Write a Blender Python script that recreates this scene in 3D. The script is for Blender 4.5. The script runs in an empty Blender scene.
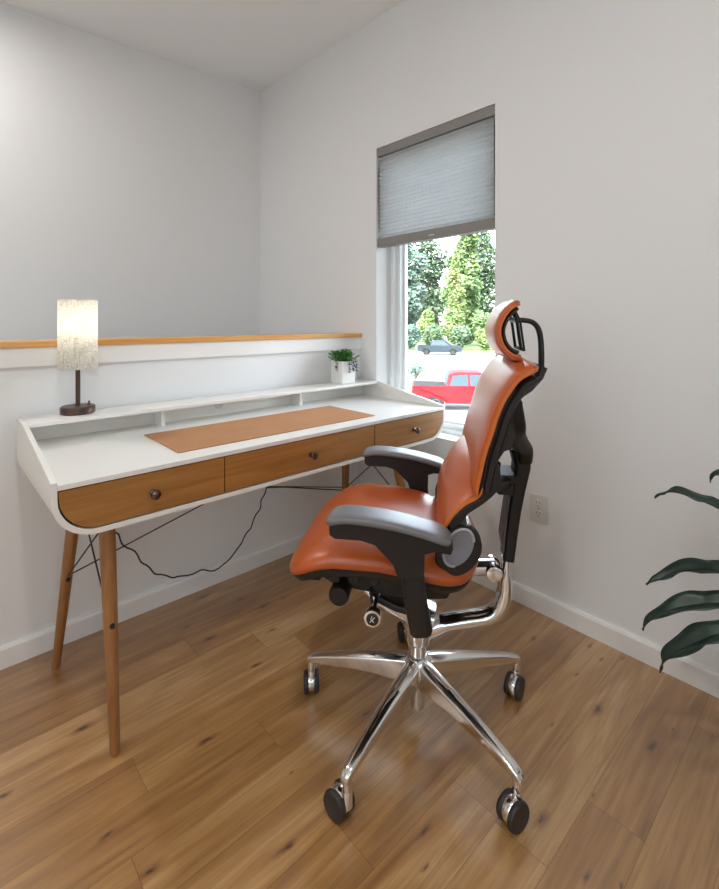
import bpy, bmesh, math, random
from mathutils import Vector, Matrix
C = bpy.context.scene.collection
scn = bpy.context.scene
PI = math.pi

# ------------------------------------------------------------------ camera
cam_d = bpy.data.cameras.new('camera'); cam = bpy.data.objects.new('camera', cam_d); C.objects.link(cam)
cam.location = (0, 0, 1.13)
cam.rotation_euler = (PI/2, 0, -math.radians(42.445))
cam_d.sensor_fit = 'HORIZONTAL'; cam_d.sensor_width = 36; cam_d.lens = 36*470/719
cam_d.shift_y = -123.5/719; cam_d.clip_start = .02; cam_d.clip_end = 400
scn.camera = cam

# ------------------------------------------------------------------ colour, exposure
scn.view_settings.view_transform = 'Standard'; scn.view_settings.look = 'None'
scn.view_settings.gamma = 1; scn.view_settings.use_curve_mapping = False
scn.view_settings.exposure = 0.0
scn.cycles.use_denoising = True
scn.cycles.max_bounces = 12; scn.cycles.diffuse_bounces = 6; scn.cycles.transparent_max_bounces = 16
scn.cycles.sample_clamp_indirect = 6
scn.cycles.caustics_reflective = False; scn.cycles.caustics_refractive = False

# ------------------------------------------------------------------ sky, sun, added area lamps
w = bpy.data.worlds.new('sky'); scn.world = w; w.use_nodes = True
nt = w.node_tree; nt.nodes.clear()
sk = nt.nodes.new('ShaderNodeTexSky'); sk.sky_type = 'NISHITA'; sk.sun_disc = False
sk.sun_elevation = math.radians(52); sk.sun_rotation = math.radians(250); sk.dust_density = 3; sk.air_density = 1.2
bg = nt.nodes.new('ShaderNodeBackground'); bg.inputs[1].default_value = 3.1
wo = nt.nodes.new('ShaderNodeOutputWorld')
hs = nt.nodes.new('ShaderNodeHueSaturation'); hs.inputs['Saturation'].default_value = .45
nt.links.new(sk.outputs[0], hs.inputs['Color']); nt.links.new(hs.outputs[0], bg.inputs[0]); nt.links.new(bg.outputs[0], wo.inputs[0])

sun_d = bpy.data.lights.new('sun', 'SUN'); sun_d.energy = 2.2; sun_d.angle = .01; sun_d.color = (1, .97, .9)
sun = bpy.data.objects.new('sun', sun_d); C.objects.link(sun)
sun.rotation_euler = Vector((.75, .25, -1.0)).to_track_quat('-Z', 'Y').to_euler()

def area(name, loc, direction, sx, sy, power, col):
    d = bpy.data.lights.new(name, 'AREA'); d.shape = 'RECTANGLE'; d.size = sx; d.size_y = sy; d.energy = power; d.color = col
    o = bpy.data.objects.new(name, d); C.objects.link(o); o.location = loc
    o.rotation_euler = Vector(direction).to_track_quat('-Z', 'Y').to_euler(); return o
# unseen area lamps added on the closed walls, imitating cool window daylight
area('fill_lamp_left', (-2.58, -.3, 1.55), (1, 0, 0), 2.4, 1.5, 24, (.78, .92, 1))
area('fill_lamp_rear', (-.6, -2.38, 1.55), (0, 1, 0), 2.2, 1.5, 15, (.78, .92, 1))

# ------------------------------------------------------------------ materials
def mat(name, base=(.8,.8,.8), rough=.5, metal=0, spec=.5, coat=0, coat_rough=.1, trans=0, bump=None, var=None):
    m = bpy.data.materials.new(name); m.use_nodes = True
    nt = m.node_tree; b = nt.nodes['Principled BSDF']
    b.inputs['Base Color'].default_value = (*base, 1); b.inputs['Roughness'].default_value = rough
    b.inputs['Metallic'].default_value = metal; b.inputs['Specular IOR Level'].default_value = spec
    b.inputs['Coat Weight'].default_value = coat; b.inputs['Coat Roughness'].default_value = coat_rough
    tc = nt.nodes.new('ShaderNodeTexCoord')
    if bump:
        n = nt.nodes.new('ShaderNodeTexNoise'); n.inputs['Scale'].default_value = bump[0]; n.inputs['Detail'].default_value = 3
        bp = nt.nodes.new('ShaderNodeBump'); bp.inputs['Strength'].default_value = bump[1]; bp.inputs['Distance'].default_value = .002
        nt.links.new(tc.outputs['Object'], n.inputs['Vector']); nt.links.new(n.outputs[0], bp.inputs['Height']); nt.links.new(bp.outputs[0], b.inputs['Normal'])
    if var:
        n = nt.nodes.new('ShaderNodeTexNoise'); n.inputs['Scale'].default_value = var[0]; n.inputs['Detail'].default_value = 4
        r = nt.nodes.new('ShaderNodeValToRGB')
        r.color_ramp.elements[0].position = .35; r.color_ramp.elements[1].position = .65
        r.color_ramp.elements[0].color = (*base, 1); r.color_ramp.elements[1].color = (*var[1], 1)
        nt.links.new(tc.outputs['Object'], n.inputs['Vector']); nt.links.new(n.outputs[0], r.inputs[0]); nt.links.new(r.outputs[0], b.inputs['Base Color'])
    return m

def wood(name, c1, c2, axis='X', scale=1.0, rough=.4, coat=.1):
    m = mat(name, c1, rough, coat=coat); nt = m.node_tree; b = nt.nodes['Principled BSDF']
    tc = nt.nodes.new('ShaderNodeTexCoord'); mp = nt.nodes.new('ShaderNodeMapping')
    s = {'X': (2, 30, 30), 'Z': (30, 30, 2), 'Y': (30, 2, 30)}[axis]
    mp.inputs['Scale'].default_value = [k*scale for k in s]
    n = nt.nodes.new('ShaderNodeTexNoise'); n.inputs['Scale'].default_value = 1.6; n.inputs['Detail'].default_value = 6; n.inputs['Distortion'].default_value = .8
    r = nt.nodes.new('ShaderNodeValToRGB'); r.color_ramp.elements[0].position = .3; r.color_ramp.elements[1].position = .7
    r.color_ramp.elements[0].color = (*c1, 1); r.color_ramp.elements[1].color = (*c2, 1)
    nt.links.new(tc.outputs['Object'], mp.inputs[0]); nt.links.new(mp.outputs[0], n.inputs['Vector'])
    nt.links.new(n.outputs[0], r.inputs[0]); nt.links.new(r.outputs[0], b.inputs['Base Color'])
    return m

M = {}
M['wall'] = mat('wall_paint', (.785, .785, .785), .75, spec=.2, bump=(180, .04), var=(.8, (.775, .775, .775)))
M['ceiling'] = mat('ceiling_paint', (.93, .94, .945), .85, spec=.1, bump=(150, .04))
M['trim'] = mat('white_trim_paint', (.82, .815, .80), .4, bump=(90, .03))
M['frame'] = mat('window_frame_white', (.86, .88, .88), .35, bump=(60, .02))
M['cap'] = wood('ledge_wood', (.62, .29, .07), (.78, .43, .14), 'X', 1, .3, .3)
M['desk_white'] = mat('desk_white_lacquer', (.80, .785, .75), .38, coat=.15, bump=(70, .03))
M['desk_wood'] = wood('drawer_walnut', (.27, .115, .026), (.41, .19, .05), 'X', 1, .42, .1)
M['leg_wood'] = wood('desk_leg_wood', (.24, .10, .028), (.36, .165, .055), 'Z', 1, .4, .15)
M['gap'] = mat('recess_shade', (.03, .022, .018), .8)
M['mat'] = mat('tan_leather_mat', (.42, .20, .085), .6, spec=.3, bump=(300, .12), var=(6, (.46, .225, .10)))
M['bronze'] = mat('dark_bronze', (.10, .065, .05), .35, metal=.8)
M['knob'] = mat('knob_metal', (.17, .13, .11), .22, metal=1)
M['wire'] = mat('black_wire', (.012, .012, .013), .4)
M['cable'] = mat('black_cable', (.012, .012, .014), .5)
M['leather'] = mat('orange_leather', (.42, .075, .009), .38, spec=.45, coat=.5, coat_rough=.28, bump=(260, .06), var=(9, (.46, .088, .011)))
M['piping'] = mat('orange_leather_rim', (.54, .135, .022), .45, bump=(200, .05))
M['black'] = mat('black_plastic', (.013, .010, .009), .45, spec=.4, bump=(400, .08))
M['softblack'] = mat('arm_pad_grey_black', (.13, .13, .135), .45, spec=.6, coat=.3, coat_rough=.3, bump=(300, .04))
M['greyplastic'] = mat('grey_plastic', (.12, .12, .13), .35, spec=.6)
M['inner'] = mat('inner_grey_plastic', (.20, .21, .25), .3, spec=.6)
M['greyrim'] = mat('pale_grey_rim', (.35, .36, .37), .3, spec=.6)
M['chrome'] = mat('polished_aluminium', (.78, .77, .76), .13, metal=1)
M['rubber'] = mat('caster_rubber', (.025, .02, .018), .5)
M['plate'] = mat('outlet_plastic', (.66, .64, .61), .35)
M['slot'] = mat('outlet_slot', (.02, .02, .02), .6)
M['pot'] = mat('white_ceramic', (.80, .79, .77), .35, bump=(40, .05))
M['soil'] = mat('potting_soil', (.05, .03, .02), .9, bump=(80, .8))
M['stem'] = mat('plant_stem', (.10, .16, .05), .6)
M['cane'] = mat('plant_cane', (.22, .15, .08), .8, bump=(60, .6))
M['planter'] = mat('grey_planter', (.32, .31, .30), .6, bump=(50, .2))
M['emblem'] = mat('white_emblem', (.8, .8, .8), .4)
M['asphalt'] = mat('pale_asphalt', (.14, .14, .145), .9, var=(.15, (.18, .178, .175)))
M['concrete'] = mat('pale_concrete', (.26, .257, .25), .9, var=(.3, (.22, .218, .215)))
M['grass'] = mat('lawn_grass', (.07, .12, .03), .95, var=(1.2, (.11, .15, .045)))
M['redpaint'] = mat('red_car_paint', (.21, .002, .005), .5, spec=.12, coat=.05)
M['darkpaint'] = mat('slate_car_paint', (.014, .022, .028), .5, spec=.15, coat=.05)
M['carglass'] = mat('car_glass', (.02, .035, .045), .4, spec=.12)
M['tyre'] = mat('tyre_rubber', (.012, .012, .012), .85, spec=.1)
M['rim'] = mat('wheel_metal', (.12, .12, .13), .5, metal=.6)
M['lampred'] = mat('tail_lamp_red', (.35, .01, .01), .2)
M['siding'] = mat('exterior_siding', (.5, .5, .48), .8)
M['bark'] = mat('tree_bark', (.12, .09, .06), .9, bump=(12, .8))

def leaf_mat(name, c1, c2, trans=.3, scale=.5, rough=.5):
    m = bpy.data.materials.new(name); m.use_nodes = True; nt = m.node_tree; b = nt.nodes['Principled BSDF']
    out = nt.nodes['Material Output']
    tc = nt.nodes.new('ShaderNodeTexCoord'); n = nt.nodes.new('ShaderNodeTexNoise'); n.inputs['Scale'].default_value = scale; n.inputs['Detail'].default_value = 4
    r = nt.nodes.new('ShaderNodeValToRGB'); r.color_ramp.elements[0].position = .35; r.color_ramp.elements[1].position = .65
    r.color_ramp.elements[0].color = (*c1, 1); r.color_ramp.elements[1].color = (*c2, 1)
    nt.links.new(tc.outputs['Object'], n.inputs['Vector']); nt.links.new(n.outputs[0], r.inputs[0]); nt.links.new(r.outputs[0], b.inputs['Base Color'])
    b.inputs['Roughness'].default_value = rough
    t = nt.nodes.new('ShaderNodeBsdfTranslucent'); nt.links.new(r.outputs[0], t.inputs[0])
    mx = nt.nodes.new('ShaderNodeMixShader'); mx.inputs[0].default_value = trans
    nt.links.new(b.outputs[0], mx.inputs[1]); nt.links.new(t.outputs[0], mx.inputs[2]); nt.links.new(mx.outputs[0], out.inputs[0])
    return m
M['leaf_tree'] = leaf_mat('tree_leaves', (.045, .10, .025), (.15, .22, .08), .35, .35)
M['leaf_blue'] = leaf_mat('bluish_tree_leaves', (.05, .10, .075), (.13, .20, .155), .3, .35)
M['leaf_lime'] = leaf_mat('lime_leaves', (.10, .17, .05), (.22, .28, .10), .4, .5)
M['leaf_dark'] = leaf_mat('dark_shrub_leaves', (.03, .065, .03), (.08, .13, .06), .25, .8)
M['leaf_plant'] = leaf_mat('glossy_plant_leaf', (.012, .030, .020), (.030, .058, .040), .05, 14, .36)
M['leaf_pot'] = leaf_mat('pot_herb_leaf', (.03, .14, .03), (.14, .34, .08), .2, 60, .45)
M['leaf_purple'] = leaf_mat('purple_grey_leaf', (.10, .08, .13), (.16, .15, .18), .1, 60, .5)

def translucent(name, col, trans_col, fac, emis=None, weave=None):
    m = bpy.data.materials.new(name); m.use_nodes = True; nt = m.node_tree; nt.nodes.clear()
    out = nt.nodes.new('ShaderNodeOutputMaterial'); d = nt.nodes.new('ShaderNodeBsdfDiffuse'); t = nt.nodes.new('ShaderNodeBsdfTranslucent')
    mx = nt.nodes.new('ShaderNodeMixShader'); mx.inputs[0].default_value = fac
    d.inputs[0].default_value = (*col, 1); t.inputs[0].default_value = (*trans_col, 1)
    nt.links.new(d.outputs[0], mx.inputs[1]); nt.links.new(t.outputs[0], mx.inputs[2]); nt.links.new(mx.outputs[0], out.inputs[0])
    if weave:
        tc = nt.nodes.new('ShaderNodeTexCoord'); prev = None
        for sc in ((420, 420, 40), (60, 60, 520)):
            mp = nt.nodes.new('ShaderNodeMapping'); mp.inputs['Scale'].default_value = sc
            n = nt.nodes.new('ShaderNodeTexNoise'); n.inputs['Scale'].default_value = 1; n.inputs['Detail'].default_value = 2
            nt.links.new(tc.outputs['Object'], mp.inputs[0]); nt.links.new(mp.outputs[0], n.inputs['Vector'])
            if prev is None: prev = n
            else:
                a = nt.nodes.new('ShaderNodeMath'); a.operation = 'MINIMUM'; nt.links.new(prev.outputs[0], a.inputs[0]); nt.links.new(n.outputs[0], a.inputs[1])
                r = nt.nodes.new('ShaderNodeValToRGB'); r.color_ramp.elements[0].position = .32; r.color_ramp.elements[1].position = .50
                r.color_ramp.elements[0].color = (*[c*weave for c in col], 1); r.color_ramp.elements[1].color = (*col, 1)
                nt.links.new(a.outputs[0], r.inputs[0]); nt.links.new(r.outputs[0], d.inputs[0]); nt.links.new(r.outputs[0], t.inputs[0])
    return m
M['shade'] = translucent('linen_lamp_shade', (.88, .86, .80), (.9, .88, .82), .55, weave=.62)
M['blind'] = translucent('cellular_blind_fabric', (.70, .70, .70), (.66, .68, .68), .6)
M['rail'] = mat('blind_rail_taupe', (.23, .215, .20), .5, bump=(80, .05))

def emit(name, col, s):
    m = bpy.data.materials.new(name); m.use_nodes = True; nt = m.node_tree; nt.nodes.clear()
    o = nt.nodes.new('ShaderNodeOutputMaterial'); e = nt.nodes.new('ShaderNodeEmission'); e.inputs[0].default_value = (*col, 1); e.inputs[1].default_value = s
    nt.links.new(e.outputs[0], o.inputs[0]); return m
M['bulb'] = emit('lit_bulb', (1, .95, .86), 7)
M['downlight'] = emit('lit_downlight', (1, .93, .82), 8)

def glass_mat():
    m = bpy.data.materials.new('window_glass'); m.use_nodes = True; nt = m.node_tree; nt.nodes.clear()
    o = nt.nodes.new('ShaderNodeOutputMaterial'); t = nt.nodes.new('ShaderNodeBsdfTransparent'); t.inputs[0].default_value = (.96, 1, .99, 1)
    g = nt.nodes.new('ShaderNodeBsdfGlossy'); g.inputs['Roughness'].default_value = .02
    f = nt.nodes.new('ShaderNodeFresnel'); f.inputs[0].default_value = 1.35; mx = nt.nodes.new('ShaderNodeMixShader')
    nt.links.new(f.outputs[0], mx.inputs[0]); nt.links.new(t.outputs[0], mx.inputs[1]); nt.links.new(g.outputs[0], mx.inputs[2]); nt.links.new(mx.outputs[0], o.inputs[0])
    return m
M['glass'] = glass_mat()

# ------------------------------------------------------------------ mesh helpers
def obj(name, bm, m, parent=None, smooth=False, bevel=0, subsurf=0, seg=2):
    bmesh.ops.recalc_face_normals(bm, faces=bm.faces)
    me = bpy.data.meshes.new(name); bm.to_mesh(me); bm.free()
    for mm in (m if isinstance(m, (list, tuple)) else [m]): me.materials.append(mm)
    if smooth:
        me.polygons.foreach_set('use_smooth', [True]*len(me.polygons))
    o = bpy.data.objects.new(name, me); C.objects.link(o)
    if bevel:
        b = o.modifiers.new('bevel', 'BEVEL'); b.width = bevel; b.segments = seg; b.limit_method = 'ANGLE'; b.angle_limit = math.radians(40)
    if subsurf:
        s = o.modifiers.new('subsurf', 'SUBSURF'); s.levels = subsurf; s.render_levels = subsurf
    if smooth:
        try:
            me.set_sharp_from_angle(angle=math.radians(42))
        except Exception: pass
    if parent: o.parent = parent
    return o
def thing(name, label, cat, loc=(0,0,0), rotz=0, group=None):
    o = bpy.data.objects.new(name, None); C.objects.link(o); o.location = loc; o.rotation_euler = (0, 0, rotz)
    o.empty_display_size = .05
    return tag(o, label, cat, group)
def tag(o, label, cat, group=None):
    o['label'] = label; o['category'] = cat
    if group: o['group'] = group
    return o
def struct(name, bm, m, parent=None, **k):
    o = obj(name, bm, m, parent, **k)
    if not parent: o['kind'] = 'structure'
    return o
def box(bm, a, b, mi=0):
    v = [bm.verts.new((x, y, z)) for x in (a[0], b[0]) for y in (a[1], b[1]) for z in (a[2], b[2])]
    for f in ((0,1,3,2), (4,6,7,5), (0,4,5,1), (2,3,7,6), (0,2,6,4), (1,5,7,3)):
        bm.faces.new([v[i] for i in f]).material_index = mi
    return v
def B(*boxes):
    bm = bmesh.new()
    for a, b in boxes: box(bm, a, b)
    return bm
def loft(bm, rings, cap=True, closed=False):
    R = [[bm.verts.new(p) for p in r] for r in rings]; n = len(R[0])
    pairs = list(zip(R, R[1:])) + ([(R[-1], R[0])] if closed else [])
    for a, b in pairs:
        for i in range(n):
            bm.faces.new((a[i], a[(i+1) % n], b[(i+1) % n], b[i]))
    if cap and not closed:
        bm.faces.new(R[0][::-1]); bm.faces.new(R[-1])
    return R
def sweep(bm, path, hu, hv, up=(0,1,0), n=16, exp=2.0, cap=True):
    """superellipse section swept along a path; hu = half size along 'up' (lateral axis), hv = half size along the normal"""
    P = [Vector(p) for p in path]; rings = []
    for i, p in enumerate(P):
        t = (P[min(i+1, len(P)-1)] - P[max(i-1, 0)]).normalized()
        u = Vector(up); u = (u - t*u.dot(t)).normalized(); nn = t.cross(u)
        a = hu[i] if isinstance(hu, (list, tuple)) else hu; b = hv[i] if isinstance(hv, (list, tuple)) else hv
        r = []
        for k in range(n):
            an = 2*PI*(k+.5)/n; c, s = math.cos(an), math.sin(an)
            r.append(p + u*a*math.copysign(abs(c)**(2/exp), c) + nn*b*math.copysign(abs(s)**(2/exp), s))
        rings.append(r)
    return loft(bm, rings, cap)
def tube(bm, path, r, n=8):
    P = [Vector(p) for p in path]
    t0 = (P[1]-P[0]).normalized(); up = Vector((0,0,1)) if abs(t0.z) < .9 else Vector((1,0,0))
    rings = []
    for i, p in enumerate(P):
        t = (P[min(i+1, len(P)-1)] - P[max(i-1, 0)]).normalized()
        u = (up - t*up.dot(t)).normalized(); up = u; v = t.cross(u)
        rr = r[i] if isinstance(r, (list, tuple)) else r
        rings.append([p + (u*math.cos(2*PI*k/n) + v*math.sin(2*PI*k/n))*rr for k in range(n)])
    loft(bm, rings)
def spline(pts, per=6):
    P = [Vector(p) for p in pts]; out = []
    for i in range(len(P)-1):
        p0 = P[max(i-1, 0)]; p1 = P[i]; p2 = P[i+1]; p3 = P[min(i+2, len(P)-1)]
        for k in range(per):
            t = k/per
            out.append(.5*((2*p1) + (p2-p0)*t + (2*p0-5*p1+4*p2-p3)*t*t + (3*p1-p0-3*p2+p3)*t**3))
    out.append(P[-1]); return out
def lathe(bm, prof, c=(0,0,0), axis='Z', n=32, cap=True):
    rings = []
    for r, h in prof:
        ring = []
        for k in range(n):
            a = 2*PI*k/n; x, y = r*math.cos(a), r*math.sin(a)
            p = {'Z': (x, y, h), 'Y': (x, h, y), 'X': (h, x, y)}[axis]
            ring.append((p[0]+c[0], p[1]+c[1], p[2]+c[2]))
        rings.append(ring)
    loft(bm, rings, cap)
def prism(bm, poly, lo, hi, axis='Y'):
    def pt(p, h): return {'Y': (p[0], h, p[1]), 'X': (h, p[0], p[1]), 'Z': (p[0], p[1], h)}[axis]
    a = [bm.verts.new(pt(p, lo)) for p in poly]; b = [bm.verts.new(pt(p, hi)) for p in poly]; n = len(poly)
    fs = [bm.faces.new(a), bm.faces.new(b[::-1])]
    for i in range(n): bm.faces.new((a[i], b[i], b[(i+1) % n], a[(i+1) % n]))
    bmesh.ops.triangulate(bm, faces=fs)
def lerp_list(pts, t):
    """interpolate a list of (x, y) in x"""
    if t <= pts[0][0]: return pts[0][1]
    for (x0, y0), (x1, y1) in zip(pts, pts[1:]):
        if t <= x1: return y0 + (y1-y0)*(t-x0)/(x1-x0)
    return pts[-1][1]
def smooth_arr(n):
    return [i/(n-1) for i in range(n)]

# ------------------------------------------------------------------ the room
XR, YH, YF, XL, YB = 1.756, 1.919, 2.98, -2.6, -2.4     # window wall, half wall, stairwell wall, far left, behind the camera
WY0, WY1, WZ0, WZ1 = 1.075, 1.787, .580, 2.047           # window opening
def zc(x, y): return 2.779 - .030*(YF-y) - .026*(XR-x)

# floor of individual planks in one mesh, colour attribute carries a random tone per plank
def floor_mesh():
    bm = bmesh.new(); lay = bm.loops.layers.color.new('plank'); rnd = random.Random(4)
    W = .12; y0 = .575 - 26*W; j = {.575: .952, .335: 1.145, .695: .676, 1.175: .386, 1.535: .668, 1.055: .685, 1.415: .861}
    row = 0; y = y0
    while y < 2.04:
        ys = max(y, YB); ye = min(y+W, 2.035)
        if ye > ys:
            s = None
            for k, v in j.items():
                if abs(y-k) < .01: s = v
            if s is None: s = XL + rnd.uniform(.2, 1.8)
            xs = [s]
            while xs[0] > XL: xs.insert(0, xs[0] - rnd.uniform(1.15, 1.9))
            while xs[-1] < XR+.02: xs.append(xs[-1] + rnd.uniform(1.15, 1.9))
            for a, b in zip(xs, xs[1:]):
                a = max(a, XL); b = min(b, XR+.02)
                if b <= a: continue
                g = .0003
                v = [bm.verts.new(p) for p in ((a+g, ys+g, 0), (b-g, ys+g, 0), (b-g, ye-g, 0), (a+g, ye-g, 0))]
                f = bm.faces.new(v); c = (rnd.random(), rnd.random(), rnd.random(), 1)
                for l in f.loops: l[lay] = c
        y += W
    # dark bed seen in the joints between boards
    v = [bm.verts.new(p) for p in ((XL, YB, -.0015), (XR+.02, YB, -.0015), (XR+.02, 2.035, -.0015), (XL, 2.035, -.0015))]
    f = bm.faces.new(v); f.material_index = 1
    box(bm, (XL, YB, -.25), (XR+.02, 2.035, -.002), 1)
    return bm
def floor_mat():
    m = mat('oak_floor', (.5,.25,.08), .34, spec=.5, coat=1.0, coat_rough=.33); nt = m.node_tree; b = nt.nodes['Principled BSDF']; L = nt.links.new; N = nt.nodes.new; b.inputs['Coat IOR'].default_value = 1.95
    tc = N('ShaderNodeTexCoord'); at = N('ShaderNodeAttribute'); at.attribute_name = 'plank'
    off = N('ShaderNodeVectorMath'); off.operation = 'MULTIPLY_ADD'; off.inputs[1].default_value = (37, 19, 11)
    L(at.outputs['Color'], off.inputs[0]); L(tc.outputs['Object'], off.inputs[2])
    def noise(sc, scale, det=5, dist=0):
        mp = N('ShaderNodeMapping'); mp.inputs['Scale'].default_value = sc
        n = N('ShaderNodeTexNoise'); n.inputs['Scale'].default_value = scale; n.inputs['Detail'].default_value = det; n.inputs['Distortion'].default_value = dist
        L(off.outputs[0], mp.inputs[0]); L(mp.outputs[0], n.inputs['Vector']); return n
    grain = noise((1.6, 34, 1), 2.4, 9, .9); broad = noise((1.0, 8, 1), 1.5, 4, 1.6)
    base = N('ShaderNodeValToRGB'); e = base.color_ramp.elements
    e[0].position = .0; e[0].color = (.30, .130, .028, 1); e[1].position = 1; e[1].color = (.66, .42, .20, 1)
    k = base.color_ramp.elements.new(.5); k.color = (.47, .245, .075, 1)
    sep = N('ShaderNodeSeparateColor'); L(at.outputs['Color'], sep.inputs[0])
    s1 = N('ShaderNodeMath'); s1.operation = 'MULTIPLY'; s1.inputs[1].default_value = .38; L(sep.outputs[0], s1.inputs[0])
    s2 = N('ShaderNodeMath'); s2.operation = 'MULTIPLY_ADD'; s2.inputs[1].default_value = 1.7; L(broad.outputs[0], s2.inputs[0]); L(s1.outputs[0], s2.inputs[2])
    s3 = N('ShaderNodeMath'); s3.operation = 'SUBTRACT'; s3.inputs[1].default_value = .60; L(s2.outputs[0], s3.inputs[0])
    L(s3.outputs[0], base.inputs[0])
    gr = N('ShaderNodeValToRGB'); gr.color_ramp.elements[0].position = .3; gr.color_ramp.elements[0].color = (.70, .62, .50, 1)
    gr.color_ramp.elements[1].position = .62; gr.color_ramp.elements[1].color = (1, 1, 1, 1); L(grain.outputs[0], gr.inputs[0])
    mul = N('ShaderNodeMixRGB'); mul.blend_type = 'MULTIPLY'; mul.inputs[0].default_value = 1; L(base.outputs[0], mul.inputs[1]); L(gr.outputs[0], mul.inputs[2])
    knots = [(.316,1.479,1.6),(.552,1.213,1.3),(.286,1.137,.8),(.336,1.004,1.2),(.563,.849,1),(.127,1.399,1),(.289,1.859,.7),(.67,.983,.4),(1.437,.541,1.4),(1.288,.608,.7),(1.417,.397,1.3),(1.023,.507,1.3),(.986,.393,.8),(.807,.671,.9),(.757,.626,.6),(1.024,.34,.5),(.924,.987,.9),(1.171,.448,.5),(1.514,.376,.5),(.826,1.853,1.6),(.934,1.735,1.2),(.975,1.634,1.5),(.738,1.596,1.3),(.699,1.713,.9),(.924,1.484,.9),(.791,1.369,.9),(1.065,1.624,.8),(1.584,.817,1),(1.692,.667,.8),(1.65,.614,.6),(1.713,.569,.7),(1.528,.641,.6),(-.3,.9,1.2),(-.6,1.5,1)]
    wob = noise((3, 3, 1), 9, 3, 0)
    wv = N('ShaderNodeVectorMath'); wv.operation = 'MULTIPLY_ADD'; wv.inputs[1].default_value = (.035, .018, 0); L(wob.outputs['Color'], wv.inputs[0]); L(tc.outputs['Object'], wv.inputs[2])
    acc = None
    for x, y, s in knots:
        sub = N('ShaderNodeVectorMath'); sub.operation = 'SUBTRACT'; sub.inputs[1].default_value = (x+.0175, y+.009, 0); L(wv.outputs[0], sub.inputs[0])
        ml = N('ShaderNodeVectorMath'); ml.operation = 'MULTIPLY'; ml.inputs[1].default_value = (1/(.030*s), 1/(.0105*s), 0); L(sub.outputs[0], ml.inputs[0])
        ln = N('ShaderNodeVectorMath'); ln.operation = 'LENGTH'; L(ml.outputs[0], ln.inputs[0])
        if acc is None: acc = ln.outputs['Value']
        else:
            mn = N('ShaderNodeMath'); mn.operation = 'MINIMUM'; L(acc, mn.inputs[0]); L(ln.outputs['Value'], mn.inputs[1]); acc = mn.outputs[0]
    kr = N('ShaderNodeValToRGB'); kr.color_ramp.elements[0].position = .12; kr.color_ramp.elements[0].color = (.16, .10, .07, 1)
    kr.color_ramp.elements[1].position = 1.0; kr.color_ramp.elements[1].color = (1, 1, 1, 1)
    q = kr.color_ramp.elements.new(.5); q.color = (.68, .58, .5, 1); L(acc, kr.inputs[0])
    m2 = N('ShaderNodeMixRGB'); m2.blend_type = 'MULTIPLY'; m2.inputs[0].default_value = 1; L(mul.outputs[0], m2.inputs[1]); L(kr.outputs[0], m2.inputs[2])
    L(m2.outputs[0], b.inputs['Base Color'])
    rr = N('ShaderNodeMapRange'); rr.inputs[3].default_value = .28; rr.inputs[4].default_value = .42; L(grain.outputs[0], rr.inputs[0]); L(rr.outputs[0], b.inputs['Roughness'])
    bp = N('ShaderNodeBump'); bp.inputs['Strength'].default_value = .12; bp.inputs['Distance'].default_value = .001; L(grain.outputs[0], bp.inputs['Height']); L(bp.outputs[0], b.inputs['Normal'])
    return m
M['floor'] = floor_mat()
M['joint'] = mat('floor_joint', (.14, .07, .03), .8)
struct('floor', floor_mesh(), [M['floor'], M['joint']])

T = .204   # exterior wall thickness
struct('wall_right', B(((XR, YB-.1, -.25), (XR+T, WY0, 3.0)), ((XR, WY1, -2.8), (XR+T, YF+.1, 3.0)), ((XR, WY0, -.25), (XR+T, WY1, WZ0)), ((XR, WY0, WZ1), (XR+T, WY1, 3.0))), M['wall'])
struct('wall_far', B(((XL-.1, YF, -2.8), (XR, YF+.1, 3.0))), M['wall'])
struct('wall_left', B(((XL-.1, YB-.1, -2.8), (XL, YF, 3.0))), M['wall'])
struct('wall_back', B(((XL, YB-.1, -.25), (XR, YB, 3.0))), M['wall'])
struct('wall_half', B(((XL, YH, -.0), (XR, YH+.12, 1.042))), M['wall'])
struct('floor_stairwell', B(((XL, 2.035, -2.9), (XR, YF, -2.8))), M['concrete'])
bm = bmesh.new()
q = [bm.verts.new((x, y, z)) for x, y, z in ((XL-.1, YB-.1, zc(XL-.1, YB-.1)), (XR+.05, YB-.1, zc(XR+.05, YB-.1)), (XR+.05, YF+.1, zc(XR+.05, YF+.1)), (XL-.1, YF+.1, zc(XL-.1, YF+.1)))]
q2 = [bm.verts.new((v.co.x, v.co.y, 3.1)) for v in q]
bm.faces.new(q); bm.faces.new(q2[::-1])
for i in range(4): bm.faces.new((q[i], q2[i], q2[(i+1)%4], q[(i+1)%4]))
struct('ceiling', bm, M['ceiling'])
bm = bmesh.new(); box(bm, (XL, YH, -2.8), (XR, YH+.11, -.25)); struct('wall_stair_side', bm, M['wall'])
# ledge on the half wall: wood cap and white board under it
struct('trim_1', B(((XL, YH-.022, 1.042), (XR, YH+.14, 1.063))), M['cap'], bevel=.002)
struct('trim_2', B(((XL, YH-.014, .976), (XR, YH, 1.042))), M['trim'], bevel=.002)
bm = bmesh.new()
prism(bm, [(YH, .0), (YH-.013, .0), (YH-.013, .062), (YH-.009, .071), (YH, .071)], XL, XR, 'X'); struct('baseboard_back', bm, M['trim'])
bm = bmesh.new()
prism(bm, [(XR, .0), (XR-.013, .0), (XR-.013, .062), (XR-.009, .071), (XR, .071)], YB, YH-.013, 'Y'); struct('baseboard_right', bm, M['trim'])
bm = bmesh.new()
prism(bm, [(XL, .0), (XL+.013, .0), (XL+.013, .062), (XL+.009, .071), (XL, .071)], YB, YH-.013, 'Y'); struct('baseboard_left', bm, M['trim'])

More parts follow.
